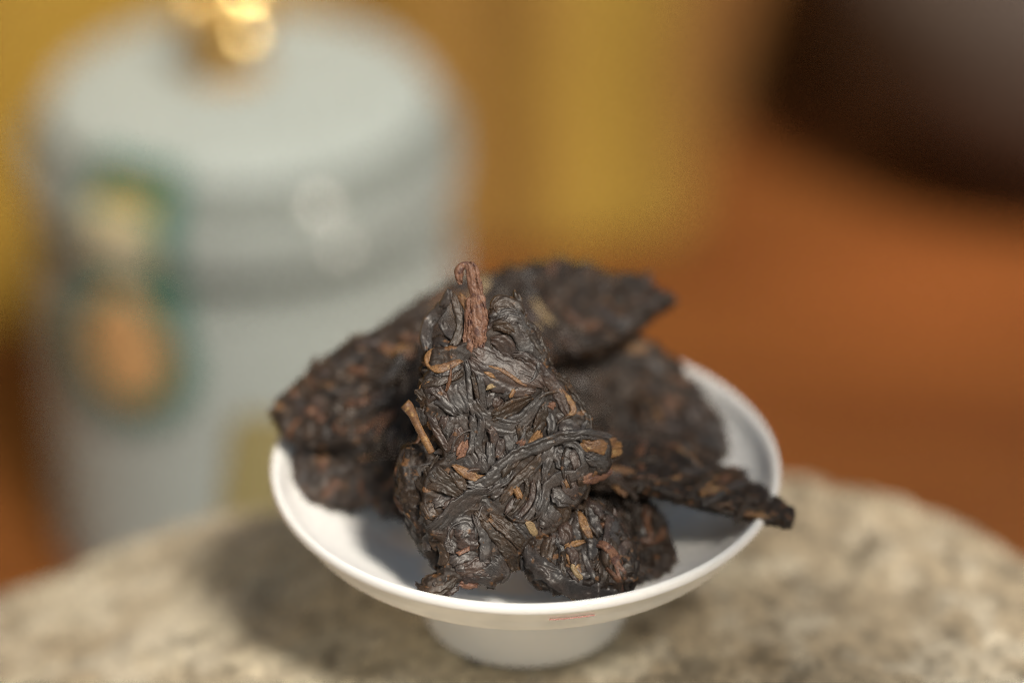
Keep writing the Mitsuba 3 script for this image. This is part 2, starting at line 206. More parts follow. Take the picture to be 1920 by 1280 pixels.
 ('p',0.42,3,[(np.float64(-1.94),np.float64(-0.25),1.17),(np.float64(-1.01),np.float64(-2.34),1.51),(np.float64(-1.27),np.float64(-3.18),0.67)]),
 ('g',0.5,2,[(np.float64(-1.6),np.float64(-2.68),1.34),(np.float64(-1.69),np.float64(-4.35),1.51),(np.float64(-1.6),np.float64(-6.2),1.17)]),
 ('p',0.42,3,[(np.float64(-0.17),np.float64(-1.84),1.17),(np.float64(-0.34),np.float64(-4.03),1.51),(np.float64(-0.84),np.float64(-5.03),0.84)]),
 ('b',0.34,3,[(np.float64(2.62),np.float64(0.16),0.84),(np.float64(3.13),np.float64(-1.69),1.17)]),
 ('b',0.42,4,[(np.float64(6.6),np.float64(3.0),1.34),(np.float64(6.35),np.float64(0.99),2.01),(np.float64(5.33),np.float64(-0.86),1.34)]),
 ('o',0.42,4,[(np.float64(6.18),np.float64(-0.86),1.17),(np.float64(5.41),np.float64(-2.03),1.85),(np.float64(4.57),np.float64(-2.95),1.01)]),
 ('r',0.42,3,[(np.float64(3.55),np.float64(-2.19),0.84),(np.float64(2.87),np.float64(-2.86),1.34)]),
 ('g',0.42,3,[(np.float64(-3.04),np.float64(-4.85),0.84),(np.float64(-2.62),np.float64(-6.03),1.01),(np.float64(-2.45),np.float64(-7.2),0.67)]),
 ('g',0.5,3,[(np.float64(-0.42),np.float64(-5.2),2.18),(np.float64(0.17),np.float64(-6.38),2.35),(np.float64(-0.0),np.float64(-7.21),0.84)]),
 ('b',0.42,5,[(np.float64(-10.28),np.float64(-6.16),1.17),(np.float64(-8.68),np.float64(-8.18),1.85),(np.float64(-7.0),np.float64(-9.78),1.51),(np.float64(-5.91),np.float64(-10.7),0.67)]),
 ('b',0.42,5,[(np.float64(-7.76),np.float64(-7.18),1.01),(np.float64(-6.58),np.float64(-8.61),1.68),(np.float64(-5.23),np.float64(-9.95),0.84)]),
 ('o',0.34,5,[(np.float64(-7.51),np.float64(-6.17),0.67),(np.float64(-5.65),np.float64(-7.19),1.51),(np.float64(-3.97),np.float64(-8.03),1.34),(np.float64(-1.6),np.float64(-7.54),0.67)]),
 ('g',0.42,4,[(np.float64(-5.06),np.float64(-8.86),1.17),(np.float64(-3.04),np.float64(-9.04),1.85),(np.float64(-0.84),np.float64(-8.8),1.85),(np.float64(1.69),np.float64(-7.05),1.17)]),
 ('b',0.42,4,[(np.float64(-11.71),np.float64(-6.65),1.17),(np.float64(-10.53),np.float64(-8.17),1.51),(np.float64(-9.44),np.float64(-9.01),1.01)]),
 ('b',0.5,5,[(np.float64(-13.05),np.float64(-7.99),1.17),(np.float64(-12.3),np.float64(-9.16),1.85),(np.float64(-11.46),np.float64(-9.75),1.17)]),
 ('b',0.42,5,[(np.float64(-12.21),np.float64(-10.08),1.17),(np.float64(-10.53),np.float64(-9.25),1.51),(np.float64(-8.77),np.float64(-9.77),1.51),(np.float64(-6.75),np.float64(-10.87),0.67)]),
 ('b',0.42,4,[(np.float64(-12.05),np.float64(-11.5),1.51),(np.float64(-11.29),np.float64(-13.1),2.01),(np.float64(-9.95),np.float64(-14.28),1.34)]),
 ('p',0.42,4,[(np.float64(-9.1),np.float64(-12.61),1.17),(np.float64(-7.42),np.float64(-11.62),1.34),(np.float64(-6.58),np.float64(-11.03),0.5)]),
 ('g',0.42,3,[(np.float64(7.36),np.float64(-3.39),0.67),(np.float64(5.58),np.float64(-6.23),1.26),(np.float64(3.81),np.float64(-8.07),0.84)]),
 ('b',0.42,3,[(np.float64(6.35),np.float64(-4.22),0.84),(np.float64(4.65),np.float64(-6.57),1.59),(np.float64(2.62),np.float64(-8.57),1.68),(np.float64(0.68),np.float64(-10.83),1.34),(np.float64(-0.0),np.float64(-11.74),0.67)]),
 ('b',0.34,2,[(np.float64(3.38),np.float64(-4.29),0.67),(np.float64(1.94),np.float64(-5.71),1.26),(np.float64(-0.0),np.float64(-7.55),1.01)]),
 ('b',0.34,2,[(np.float64(3.81),np.float64(-8.24),0.67),(np.float64(3.89),np.float64(-10.51),0.92),(np.float64(2.62),np.float64(-12.43),1.01),(np.float64(0.76),np.float64(-14.1),0.67)]),
 ('p',0.34,2,[(np.float64(4.91),np.float64(-8.41),0.67),(np.float64(4.91),np.float64(-10.77),1.09),(np.float64(3.72),np.float64(-13.11),1.01),(np.float64(1.94),np.float64(-14.53),0.67)]),
 ('g',0.34,2,[(np.float64(5.75),np.float64(-8.59),0.67),(np.float64(5.75),np.float64(-11.86),1.17),(np.float64(4.4),np.float64(-13.95),1.17),(np.float64(2.62),np.float64(-15.29),0.67)]),
 ('g',0.34,2,[(np.float64(6.6),np.float64(-9.6),0.67),(np.float64(6.09),np.float64(-11.78),0.92),(np.float64(5.41),np.float64(-13.46),0.59)]),
 ('p',0.34,2,[(np.float64(1.94),np.float64(-11.34),0.67),(np.float64(1.35),np.float64(-12.51),1.01),(np.float64(0.59),np.float64(-13.59),0.67)]),
 ('b',0.34,2,[(np.float64(2.87),np.float64(-10.92),0.67),(np.float64(2.2),np.float64(-12.18),0.84),(np.float64(1.52),np.float64(-13.26),0.5)]),
 ('o',0.5,4,[(np.float64(2.28),np.float64(-9.58),1.09),(np.float64(2.96),np.float64(-11.17),1.17)]),
 ('g',0.34,3,[(np.float64(8.47),np.float64(-3.22),1.01),(np.float64(7.87),np.float64(-4.4),1.51),(np.float64(7.28),np.float64(-6.07),1.43),(np.float64(6.77),np.float64(-8.76),0.67)]),
 ('p',0.42,3,[(np.float64(11.27),np.float64(-3.82),1.51),(np.float64(12.03),np.float64(-5.59),2.18),(np.float64(11.86),np.float64(-6.77),1.17)]),
 ('g',0.42,2,[(np.float64(9.74),np.float64(-2.89),0.84),(np.float64(11.95),np.float64(-3.07),1.34),(np.float64(13.05),np.float64(-4.67),1.43),(np.float64(13.22),np.float64(-6.19),1.51),(np.float64(12.29),np.float64(-7.44),1.68),(np.float64(10.5),np.float64(-7.77),2.01),(np.float64(8.64),np.float64(-8.43),2.01),(np.float64(7.28),np.float64(-9.6),1.68),(np.float64(7.02),np.float64(-11.45),1.51),(np.float64(6.35),np.float64(-13.21),1.26),(np.float64(5.58),np.float64(-14.63),0.67)]),
 ('b',0.42,5,[(np.float64(12.54),np.float64(-8.03),1.51),(np.float64(13.31),np.float64(-9.47),2.18),(np.float64(13.05),np.float64(-11.15),1.68)]),
 ('g',0.42,5,[(np.float64(7.96),np.float64(-10.28),1.51),(np.float64(9.48),np.float64(-11.13),3.02),(np.float64(11.01),np.float64(-12.32),0.84)]),
 ('o',0.34,3,[(np.float64(9.99),np.float64(-8.36),0.67),(np.float64(10.67),np.float64(-9.62),0.84)]),
 ('t',0.5,3,[(np.float64(4.14),np.float64(-15.13),1.01),(np.float64(4.82),np.float64(-15.97),1.34),(np.float64(5.41),np.float64(-16.98),1.01)]),
 ('g',0.42,3,[(np.float64(-4.22),np.float64(-13.9),0.67),(np.float64(-3.29),np.float64(-15.83),1.51),(np.float64(-2.53),np.float64(-17.6),2.1),(np.float64(-2.62),np.float64(-19.78),1.85),(np.float64(-2.95),np.float64(-20.95),0.67)]),
 ('b',0.42,6,[(np.float64(-3.97),np.float64(-13.4),1.17),(np.float64(-1.69),np.float64(-15.76),2.01),(np.float64(0.25),np.float64(-18.04),2.52),(np.float64(1.86),np.float64(-20.65),2.35),(np.float64(2.54),np.float64(-22.67),2.01)]),
 ('b',0.42,5,[(np.float64(-1.94),np.float64(-14.0),1.17),(np.float64(0.84),np.float64(-15.94),2.35),(np.float64(2.87),np.float64(-17.97),2.18),(np.float64(3.81),np.float64(-19.32),0.84)]),
 ('g',0.42,4,[(np.float64(-8.6),np.float64(-17.55),1.34),(np.float64(-7.93),np.float64(-18.81),2.01),(np.float64(-7.59),np.float64(-19.82),1.17)]),
 ('b',0.42,5,[(np.float64(-9.61),np.float64(-18.38),1.01),(np.float64(-8.94),np.float64(-20.06),1.51),(np.float64(-9.44),np.float64(-21.56),1.01)]),
 ('r',0.42,3,[(np.float64(-7.0),np.float64(-19.91),0.67),(np.float64(-5.06),np.float64(-19.0),0.67)]),
 ('g',0.5,5,[(np.float64(-4.56),np.float64(-23.28),1.01),(np.float64(-2.7),np.float64(-24.05),1.68),(np.float64(-0.84),np.float64(-24.82),1.34)]),
 ('r',0.42,4,[(np.float64(-6.41),np.float64(-24.44),1.17),(np.float64(-5.06),np.float64(-24.7),1.85),(np.float64(-3.71),np.float64(-24.96),0.84)]),
 ('p',0.42,4,[(np.float64(-6.75),np.float64(-25.35),0.67),(np.float64(-7.76),np.float64(-25.76),1.17),(np.float64(-8.6),np.float64(-26.43),0.5)]),
 ('g',0.5,2,[(np.float64(-2.2),np.float64(-10.39),1.51),(np.float64(-4.22),np.float64(-10.88),2.68),(np.float64(-6.75),np.float64(-12.71),3.19),(np.float64(-8.94),np.float64(-14.54),2.35),(np.float64(-11.12),np.float64(-16.36),2.18)]),
 ('g',0.42,2,[(np.float64(-1.69),np.float64(-10.81),1.68),(np.float64(0.08),np.float64(-9.56),2.01)]),
 ('o',0.5,7,[(np.float64(12.71),np.float64(-2.4),1.01),(np.float64(14.24),np.float64(-3.24),2.18),(np.float64(16.28),np.float64(-3.59),2.68),(np.float64(18.33),np.float64(-3.6),2.68),(np.float64(19.69),np.float64(-3.44),2.01)]),
 ('o',0.5,3,[(np.float64(16.11),np.float64(-3.08),0.67),(np.float64(17.22),np.float64(-2.5),1.01),(np.float64(18.33),np.float64(-2.25),0.84)]),
 ('g',0.5,5,[(np.float64(13.39),np.float64(-4.59),1.51),(np.float64(15.6),np.float64(-5.44),2.35),(np.float64(17.65),np.float64(-5.95),1.85)]),
 ('r',0.5,5,[(np.float64(12.88),np.float64(-8.46),1.17),(np.float64(15.69),np.float64(-7.8),2.01),(np.float64(17.82),np.float64(-6.8),1.51)]),
 ('g',0.5,4,[(np.float64(17.48),np.float64(-1.99),1.34),(np.float64(15.26),np.float64(-1.4),1.68),(np.float64(11.95),np.float64(-1.22),1.85),(np.float64(9.23),np.float64(-1.71),1.85),(np.float64(6.6),np.float64(-2.79),2.01),(np.float64(3.97),np.float64(-3.79),2.1),(np.float64(1.94),np.float64(-4.62),2.01),(np.float64(-0.0),np.float64(-6.21),2.18),(np.float64(-2.11),np.float64(-8.29),2.01),(np.float64(-4.39),np.float64(-9.04),0.84)]),
 ('r',0.76,4,[(np.float64(-5.23),np.float64(11.91),1.85),(np.float64(-4.98),np.float64(13.92),1.85),(np.float64(-5.06),np.float64(15.94),1.34),(np.float64(-5.06),np.float64(18.28),1.09),(np.float64(-5.06),np.float64(20.46),0.76)]),
 ('r',1.09,5,[(np.float64(-3.71),np.float64(12.42),1.68),(np.float64(-3.46),np.float64(14.43),2.27),(np.float64(-3.38),np.float64(16.77),2.43),(np.float64(-3.55),np.float64(19.29),2.43),(np.float64(-3.97),np.float64(21.63),2.01),(np.float64(-4.3),np.float64(23.48),2.01),(np.float64(-4.73),np.float64(25.15),1.68),(np.float64(-5.06),np.float64(25.91),0.84)]),
 ('r',0.76,4,[(np.float64(-4.56),np.float64(24.65),0.67),(np.float64(-5.4),np.float64(25.49),1.01),(np.float64(-6.24),np.float64(25.15),1.26),(np.float64(-6.58),np.float64(23.97),1.26),(np.float64(-6.24),np.float64(22.64),0.84)]),
]
CHUNKS = {
 'D': dict(o=[0.00034, 0.02438, 0.04524],U=[0.9987, -0.0226, 0.0447],V=[0.0, 0.8924, 0.4512],outline=[(-26.77,-5.63),(-25.04,-1.35),(-20.09,2.85),(-13.73,6.49),(-8.69,7.42),(-3.64,8.91),(0.96,10.09),(5.55,10.38),(9.21,9.36),(13.76,7.22),(19.23,6.81),(20.09,4.58),(23.87,2.7),(20.44,-0.13),(17.18,-3.82),(13.51,-6.93),(5.38,-8.28),(-3.64,-11.73),(-12.65,-11.44),(-21.71,-9.01)]),
 'B': dict(o=[-0.02896, 0.00501, 0.04102],U=[0.9684, -0.1413, 0.2055],V=[0.0, 0.824, 0.5665],outline=[(-14.99,-2.21),(-14.41,0.16),(-10.3,3.12),(-6.64,5.64),(-2.99,9.15),(1.64,10.58),(5.34,11.12),(11.81,11.83),(16.46,6.87),(16.58,-8.57),(12.08,-11.41),(2.96,-9.95),(-4.42,-8.39),(-9.98,-7.79),(-13.75,-5.74)]),
 'C': dict(o=[-0.02993, -0.00032, 0.02817],U=[0.9886, -0.0919, 0.1194],V=[-0.0, 0.7926, 0.6097],outline=[(-10.21,1.97),(-9.2,5.24),(-3.77,6.84),(5.3,7.76),(12.56,6.4),(14.44,-2.19),(11.8,-7.65),(6.87,-7.21),(2.79,-4.38),(-1.7,-5.55),(-7.13,-4.79),(-9.46,-2.32)]),
 'E': dict(o=[0.01496, 0.0191, 0.03144],U=[0.9887, 0.1059, -0.1059],V=[0.0, 0.7071, 0.7071],outline=[(-13.85,7.95),(-7.36,9.62),(0.1,11.53),(6.62,9.7),(11.71,5.15),(13.98,0.51),(12.96,-5.17),(7.31,-10.97),(-0.11,-13.08),(-7.47,-11.47),(-12.95,-2.35)]),
 'G': dict(o=[0.02759, 0.01323, 0.0265],U=[0.9542, 0.1095, -0.2785],V=[0.0, 0.9306, 0.366],outline=[(-9.37,9.3),(-2.41,14.38),(1.42,11.77),(5.08,5.69),(8.65,-1.48),(8.93,-5.91),(2.56,-8.4),(-5.1,-8.94),(-10.72,-5.73)]),
 'F': dict(o=[0.02466, -0.00725, 0.03312],U=[0.9799, -0.0102, -0.1995],V=[0.0, 0.9987, -0.051],outline=[(-19.63,1.04),(-15.9,8.7),(-11.36,9.43),(-5.97,7.72),(2.11,6.09),(9.18,3.22),(14.29,-1.17),(18.39,-6.16),(17.92,-9.73),(12.78,-9.78),(9.24,-9.79),(4.88,-8.73),(-0.39,-7.97),(-7.41,-6.95),(-13.62,-8.25),(-18.87,-6.62)]),
 'S': dict(o=[0.00764, -0.02996, 0.03267],U=[0.995, 0.0607, -0.0799],V=[0.0, 0.7964, 0.6048],outline=[(-8.46,-1.17),(-7.61,1.69),(-3.36,4.33),(-2.5,6.6),(1.78,8.54),(5.17,6.42),(8.09,2.06),(9.13,-2.35),(8.42,-4.85),(2.48,-5.92),(-2.58,-5.39),(-6.79,-4.47)]),
 'K': dict(o=[0.01572, -0.0171, 0.02711],U=[0.9546, 0.1393, -0.2632],V=[0.0, 0.8838, 0.4679],outline=[(-9.03,6.41),(-2.57,9.48),(3.85,7.55),(6.95,2.6),(8.03,-1.66),(7.39,-4.89),(1.66,-7.72),(-5.59,-7.69),(-8.21,-1.32)]),
}

# ---------------------------------------------------------------- the table and what stands behind
TABLE_Z = -.16
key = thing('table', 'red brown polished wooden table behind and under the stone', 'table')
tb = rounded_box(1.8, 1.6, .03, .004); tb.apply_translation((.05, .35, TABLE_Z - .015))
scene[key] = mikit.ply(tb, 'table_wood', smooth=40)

def curtain():
    base = np.array([(-.75, .10), (-.45, .235), (-.15, .375), (0, .418), (.04, .438), (.075, .485), (.10, .58), (.14, .70), (.45, .82)])
    s = np.r_[0, np.cumsum(np.linalg.norm(np.diff(base, axis=0), axis=1))]
    q = np.linspace(0, s[-1], 700)
    xy = np.stack([PchipInterpolator(s, base[:, 0])(q), PchipInterpolator(s, base[:, 1])(q)], 1)
    t = np.gradient(xy, axis=0); t /= np.linalg.norm(t, axis=1, keepdims=True); nrm = np.stack([-t[:, 1], t[:, 0]], 1)
    zz = np.linspace(0, .46, 60)
    rows = []
    for side in (0, .0018):
        a = q[None] * 55 + .8 * np.sin(q[None] * 23) + .5 * zz[:, None] * 6
        off = .011 * np.sin(q[None] * 42 + .6) + .005 * np.sin(a) + .003 * np.sin(2.3 * a + 1) + .002 * meshkit.noise(np.stack([q[None] * 40 + 0 * zz[:, None], zz[:, None] * 25 + 0 * q[None], 0 * q[None] + 0 * zz[:, None]], -1))
        P = xy[None] + nrm[None] * (off[..., None] + side)
        rows.append(np.concatenate([P, np.broadcast_to((TABLE_Z + .0006 + zz)[:, None, None], P.shape[:2] + (1,))], -1))
    n, m = len(zz), len(q)
    v = np.concatenate([r.reshape(-1, 3) for r in rows])
    i = np.arange(n * m).reshape(n, m)
    def quads(a, b, c, d): return np.stack([a.ravel(), b.ravel(), c.ravel(), d.ravel()], 1)
    f = [quads(i[:-1, :-1], i[:-1, 1:], i[1:, 1:], i[1:, :-1]), quads(i[:-1, :-1], i[1:, :-1], i[1:, 1:], i[:-1, 1:]) + n * m]
    ring = np.concatenate([i[0, :], i[1:, -1], i[-1, -2::-1], i[-2:0:-1, 0]]); r2 = np.roll(ring, -1)
    f.append(np.stack([r2, ring, ring + n * m, r2 + n * m], 1))
    return v, np.vstack(f)
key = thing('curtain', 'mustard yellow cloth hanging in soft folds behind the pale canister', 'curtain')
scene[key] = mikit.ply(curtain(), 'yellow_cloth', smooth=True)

# dark clay pot, upper right
key = thing('clay_pot', 'big dark brown clay pot standing on the table at the upper right', 'pot')
prof = smooth_profile([(.0, -.16), (.028, -.16), (.034, -.1585), (.054, -.150), (.073, -.132), (.084, -.108), (.086, -.088), (.078, -.066), (.066, -.057), (.052, -.052), (.050, -.046), (.053, -.040)])
pot = revolve(prof * [1.08, 1], 96); pot.apply_translation((.186, .490, 0))
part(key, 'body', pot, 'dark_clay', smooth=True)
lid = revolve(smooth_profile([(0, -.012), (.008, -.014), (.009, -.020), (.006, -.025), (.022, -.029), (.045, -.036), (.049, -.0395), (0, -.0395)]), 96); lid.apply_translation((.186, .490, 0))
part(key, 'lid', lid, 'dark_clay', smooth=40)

# pale tea canister with a domed lid, its paper label running up over the lid
CX, CY = -.071, .270
PROF = smooth_profile([(0, -.1599), (.050, -.1599), (.0525, -.1575), (.0530, -.150), (.0532, -.110), (.0530, -.0670), (.0522, -.0645), (.0495, -.0635), (.0490, -.0600), (.0500, -.0575), (.0538, -.0565), (.0545, -.0540), (.0545, -.0450), (.0538, -.0425),
                       (.0505, -.0405), (.0480, -.0390), (.0475, -.0360), (.0485, -.0345), (.0470, -.0320), (.0420, -.0298), (.0300, -.0280), (.0120, -.0270), (0, -.0268)], 14)
ARC = np.r_[0, np.cumsum(np.linalg.norm(np.diff(PROF, axis=0), axis=1))]
canister = thing('tea_canister', 'tall pale grey round canister with domed lid and green label, left background', 'canister')
body_part = PROF[:, 1] < -.0615
cut = np.argmax(~body_part & (PROF[:, 0] < .06) & (ARC > .06))
lower = np.vstack([PROF[:cut + 1], [[0, PROF[cut, 1]]]]); upper = np.vstack([[[0, PROF[cut, 1] + .0004]], PROF[cut + 1:]])
for name, q in (('body', lower), ('lid', upper)):
    m = revolve(q, 160); m.apply_translation((CX, CY, 0)); part(canister, name, m, 'pale_foil', smooth=35)
def wrap(ang, arc, lift):
    """a point of the canister's skin: angle in degrees from the front (left is negative), length along the profile."""
    r, z = np.interp(arc, ARC, PROF[:, 0]), np.interp(arc, ARC, PROF[:, 1])
    dr_, dz = np.interp(arc + 5e-4, ARC, PROF[:, 0]) - np.interp(arc - 5e-4, ARC, PROF[:, 0]), np.interp(arc + 5e-4, ARC, PROF[:, 1]) - np.interp(arc - 5e-4, ARC, PROF[:, 1])
    L = np.hypot(dr_, dz) + 1e-12; r, z = r + lift * dz / L, z - lift * dr_ / L
    t = np.radians(ang)
    return np.stack([CX + r * np.sin(t), CY - r * np.cos(t), z], -1)
def patch(poly, lift, thick=.0004, step=1.2):
    """a paper print on the canister's skin; poly in (mm round the skin, mm up the profile)."""
    g = shapely.Polygon(poly); x0, y0, x1, y1 = g.bounds
    b = g.exterior; bp = np.array([b.interpolate(t).coords[0] for t in np.arange(0, b.length, step * .5)])
    X, Y = np.meshgrid(np.arange(x0, x1, step), np.arange(y0, y1, step)); P = np.stack([X.ravel(), Y.ravel()], 1)
    P = P[shapely.contains_xy(g.buffer(-step * .3), P[:, 0], P[:, 1])]
    P = np.vstack([bp, P]); d = Delaunay(P).simplices; c = P[d].mean(1); d = d[shapely.contains_xy(g, c[:, 0], c[:, 1])]
    ang = np.degrees(P[:, 0] / 53.0)
    a, bk = wrap(ang, P[:, 1] / 1000, lift + thick), wrap(ang, P[:, 1] / 1000, lift)
    if trimesh.Trimesh(a, d, process=False).face_normals[:, 1].mean() > 0: d = d[:, ::-1]
    ed = np.vstack([d[:, [0, 1]], d[:, [1, 2]], d[:, [2, 0]]]); _, idx, cnt = np.unique(np.sort(ed, 1), axis=0, return_index=True, return_counts=True); ed = ed[idx[cnt == 1]]; n = len(P)
    side = np.vstack([np.stack([ed[:, 1], ed[:, 0], ed[:, 0] + n], 1), np.stack([ed[:, 1], ed[:, 0] + n, ed[:, 1] + n], 1)])
    return trimesh.Trimesh(np.vstack([a, bk]), np.vstack([d, d[:, ::-1] + n, side]), process=False)
def arc_at(z): return 1000 * float(np.interp(z, PROF[10:, 1], ARC[10:]))
def disc(u, v, ru, rv): return [(u + ru * math.cos(a), v + rv * math.sin(a)) for a in np.linspace(0, 2 * np.pi, 48, endpoint=False)]
LX = -25.0; v0, v1 = arc_at(-.085), arc_at(-.0312)
def rect(u0, u1, a, b, r=1.5): return list(shapely.box(u0, a, u1, b).buffer(-r).buffer(r).exterior.coords)[:-1]
lab = part(canister, 'label', patch(rect(LX - 13, LX + 14, v0, v1, 3), .0006), 'green_print', label='green upright paper label running up over the lid')
for i in range(3):
    part(lab, 'gold_band', patch(rect(LX - 10 + i, LX + 9 - i, v1 - 7 - 5 * i, v1 - 4.5 - 5 * i, .8), .0012, .0003), 'gold_print')
part(lab, 'cream_panel', patch(rect(LX - 11, LX + 8, v0 + 3, v1 - 15, 3), .0012, .0003), 'cream_print')
ring = part(canister, 'seal_ring', patch(disc(LX - 1.5, arc_at(-.0805), 18.5, 18.5), .0018, .0004), 'green_print', label='round dark green seal at the foot of the label')
part(ring, 'seal_disc', patch(disc(LX - 1.0, arc_at(-.0785), 11.0, 14.0), .0024, .0004), 'orange_print', label='orange disc inside the green seal')

def facet(pos, r):
    """a small polished disc that catches the sun."""
    pos = np.array(pos, float)
    face = SUN + (CAM - pos) / np.linalg.norm(CAM - pos); face /= np.linalg.norm(face)
    m = revolve([(0, -.0009), (r, -.0009), (r * 1.02, -.0002), (r, 0), (0, 0)], 32)
    m.apply_transform(trimesh.geometry.align_vectors([0, 0, 1], face)); m.apply_translation(pos)
    return m
def tube(path, r, n=8):
    path = np.array(path, float); t = np.gradient(path, axis=0); t /= np.linalg.norm(t, axis=1, keepdims=True)
    a = np.cross(t, [0, 0, 1.]); a /= np.maximum(np.linalg.norm(a, axis=1, keepdims=True), 1e-9); b = np.cross(t, a)
    th = np.arange(n) * 2 * np.pi / n; r = np.broadcast_to(np.asarray(r, float), len(path))
    v = path[:, None] + r[:, None, None] * (a[:, None] * np.cos(th)[None, :, None] + b[:, None] * np.sin(th)[None, :, None])
    m = len(path); i = np.arange(m * n).reshape(m, n); j = np.roll(i, -1, 1)
    f = np.vstack([np.stack([i[:-1].ravel(), i[1:].ravel(), j[1:].ravel()], 1), np.stack([i[:-1].ravel(), j[1:].ravel(), j[:-1].ravel()], 1)])
    v = v.reshape(-1, 3); v = np.vstack([v, path[:1], path[-1:]])
    f = np.vstack([f, np.stack([i[0], j[0], 0 * i[0] + len(v) - 2], 1), np.stack([j[-1], i[-1], 0 * i[0] + len(v) - 1], 1)])
    return trimesh.Trimesh(v, f, process=False)
knob_prof = smooth_profile([(0, -.0214), (.010, -.0212), (.0085, -.0190), (.0060, -.0165), (.0075, -.0130), (.0110, -.0095), (.0108, -.0060), (.0070, -.0035), (0, -.0028)], 8)
m = revolve(knob_prof, 48); m.apply_translation((CX - .003, CY, -.0055)); knob = part(canister, 'knob', m, 'knob_lacquer', smooth=True, label='ochre lid knob')
for pos, r in (((-.0795, .262, -.0030), .00085), ((-.0672, .262, -.0017), .00110), ((-.0676, .2580, -.0112), .00095)):
    part(knob, 'gold_glint', facet(pos, r), 'pale_brass', smooth=30)  # added mirror discs, aimed to throw sun glints into the lens
for pos, r in (((-.0484, .2178, -.0370), .00100), ((-.0440, .2190, -.0487), .00075)):
    part(canister, 'silver_glint', facet(pos, r), 'silver_metal', smooth=30)  # likewise added: small reflectors for two pale glints on the lid

# small olive tin in front of the pouch
tin = thing('tea_tin', 'small olive green box tin half hidden behind the dish, before the canister', 'tin')
b = rounded_box(.044, .044, .096, .004); b.apply_translation((-.0425, .128, TABLE_Z + .0481)); part(tin, 'body', b, 'olive_paint')
b = rounded_box(.0456, .0456, .014, .004); b.apply_translation((-.0425, .128, TABLE_Z + .0481 + .0535)); part(tin, 'lid', b, 'olive_paint')

# ---------------------------------------------------------------- the stone
def stone():
    m = trimesh.creation.icosphere(subdivisions=7); p = m.vertices
    th = np.arctan2(p[:, 1], p[:, 0]); deg = np.degrees(th) % 360
    A = [0, 40, 60, 78, 95, 112, 130, 145, 180, 225, 270, 315, 360]
    R = [.148, .141, .143, .139, .135, .139, .146, .148, .150, .150, .125, .140, .148]
    rad = CubicSpline(A, R, bc_type='periodic')(deg)
    rho = np.hypot(p[:, 0], p[:, 1])
    plan = rad * np.abs(rho) ** .62
    z = np.sign(p[:, 2]) * np.abs(p[:, 2]) ** .62
    q = np.stack([plan * np.cos(th), plan * np.sin(th) - .045, -.0795 + .0800 * z], 1)
    n3 = q / .045
    d = .012 * (meshkit.fbm(n3, 3, 11) - .5) + .0045 * (meshkit.fbm(q / .011, 3, 12) - .5) + .0016 * (meshkit.fbm(q / .0028, 2, 13) - .5)
    m.vertices = q; nv = m.vertex_normals; q = q + nv * d[:, None]
    tilt = np.clip((q[:, 2] + .06) / .06, 0, 1)
    q[:, 2] += tilt * (.070 * q[:, 0] + .004 * np.exp(-((q[:, 0] - .055) ** 2 + (q[:, 1] - .045) ** 2) / .0007) - .006 * np.exp(-((q[:, 0] + .08) ** 2 + (q[:, 1] - .03) ** 2) / .0012))
    r = np.hypot(q[:, 0], q[:, 1]); w = np.clip((.046 - r) / .026, 0, 1); w = w * w * (3 - 2 * w) * (q[:, 2] > -.04)
    q[:, 2] = q[:, 2] * (1 - w) + w * (-.0002 + .0007 * (meshkit.fbm(q / .006, 3, 14) - .62))
    q[:, 2] = np.maximum(q[:, 2], TABLE_Z + .0003)
    m.vertices = q
    return m
key = thing('stone', 'rough beige grey speckled rock carrying the white footed dish', 'stone')
scene[key] = mikit.ply(stone(), 'stone_skin', smooth=True)

# ---------------------------------------------------------------- the footed dish
dish = thing('footed_dish', 'small white porcelain dish on a low foot, heaped with dark tea chunks', 'dish')
bowl = smooth_profile([(0, .0146), (.012, .0146), (.0178, .0144), (.0240, .0160), (.0320, .0196), (.0378, .0228), (.0402, .0262), (.0415, .0279), (.0424, .0292), (.0423, .0300),
                       (.0417, .0305), (.0409, .0300), (.0403, .0290), (.0396, .0274), (.0380, .0255), (.0350, .0235), (.0300, .0212), (.0200, .0182), (.010, .0172), (0, .0170)], 10)
DX = (-.0011, 0, 0)
def moved(m):
    m.apply_translation(DX); return m
part(dish, 'bowl', moved(revolve(bowl, 240)), 'porcelain', smooth=True)
foot = smooth_profile([(.0130, .0008), (.0150, .0002), (.0163, .0000), (.0171, .0004), (.01735, .0020), (.0173, .0060), (.0173, .0115), (.0177, .0142), (.0190, .0152), (.0150, .0154)], 8)
part(dish, 'foot', moved(revolve(foot, 160)), 'porcelain', smooth=True)
a = np.linspace(-85, -75, 40)
mark = []
for k, d in enumerate(a):
    t = math.radians(d); r, z = (.0411, .0270)
    mark.append((r * math.cos(t), r * math.sin(t), z + .00003 * math.sin(k * .9)))
part(dish, 'red_mark', moved(tube(mark, .00010)), 'red_glaze', smooth=True, label='thin red painted mark under the front rim')

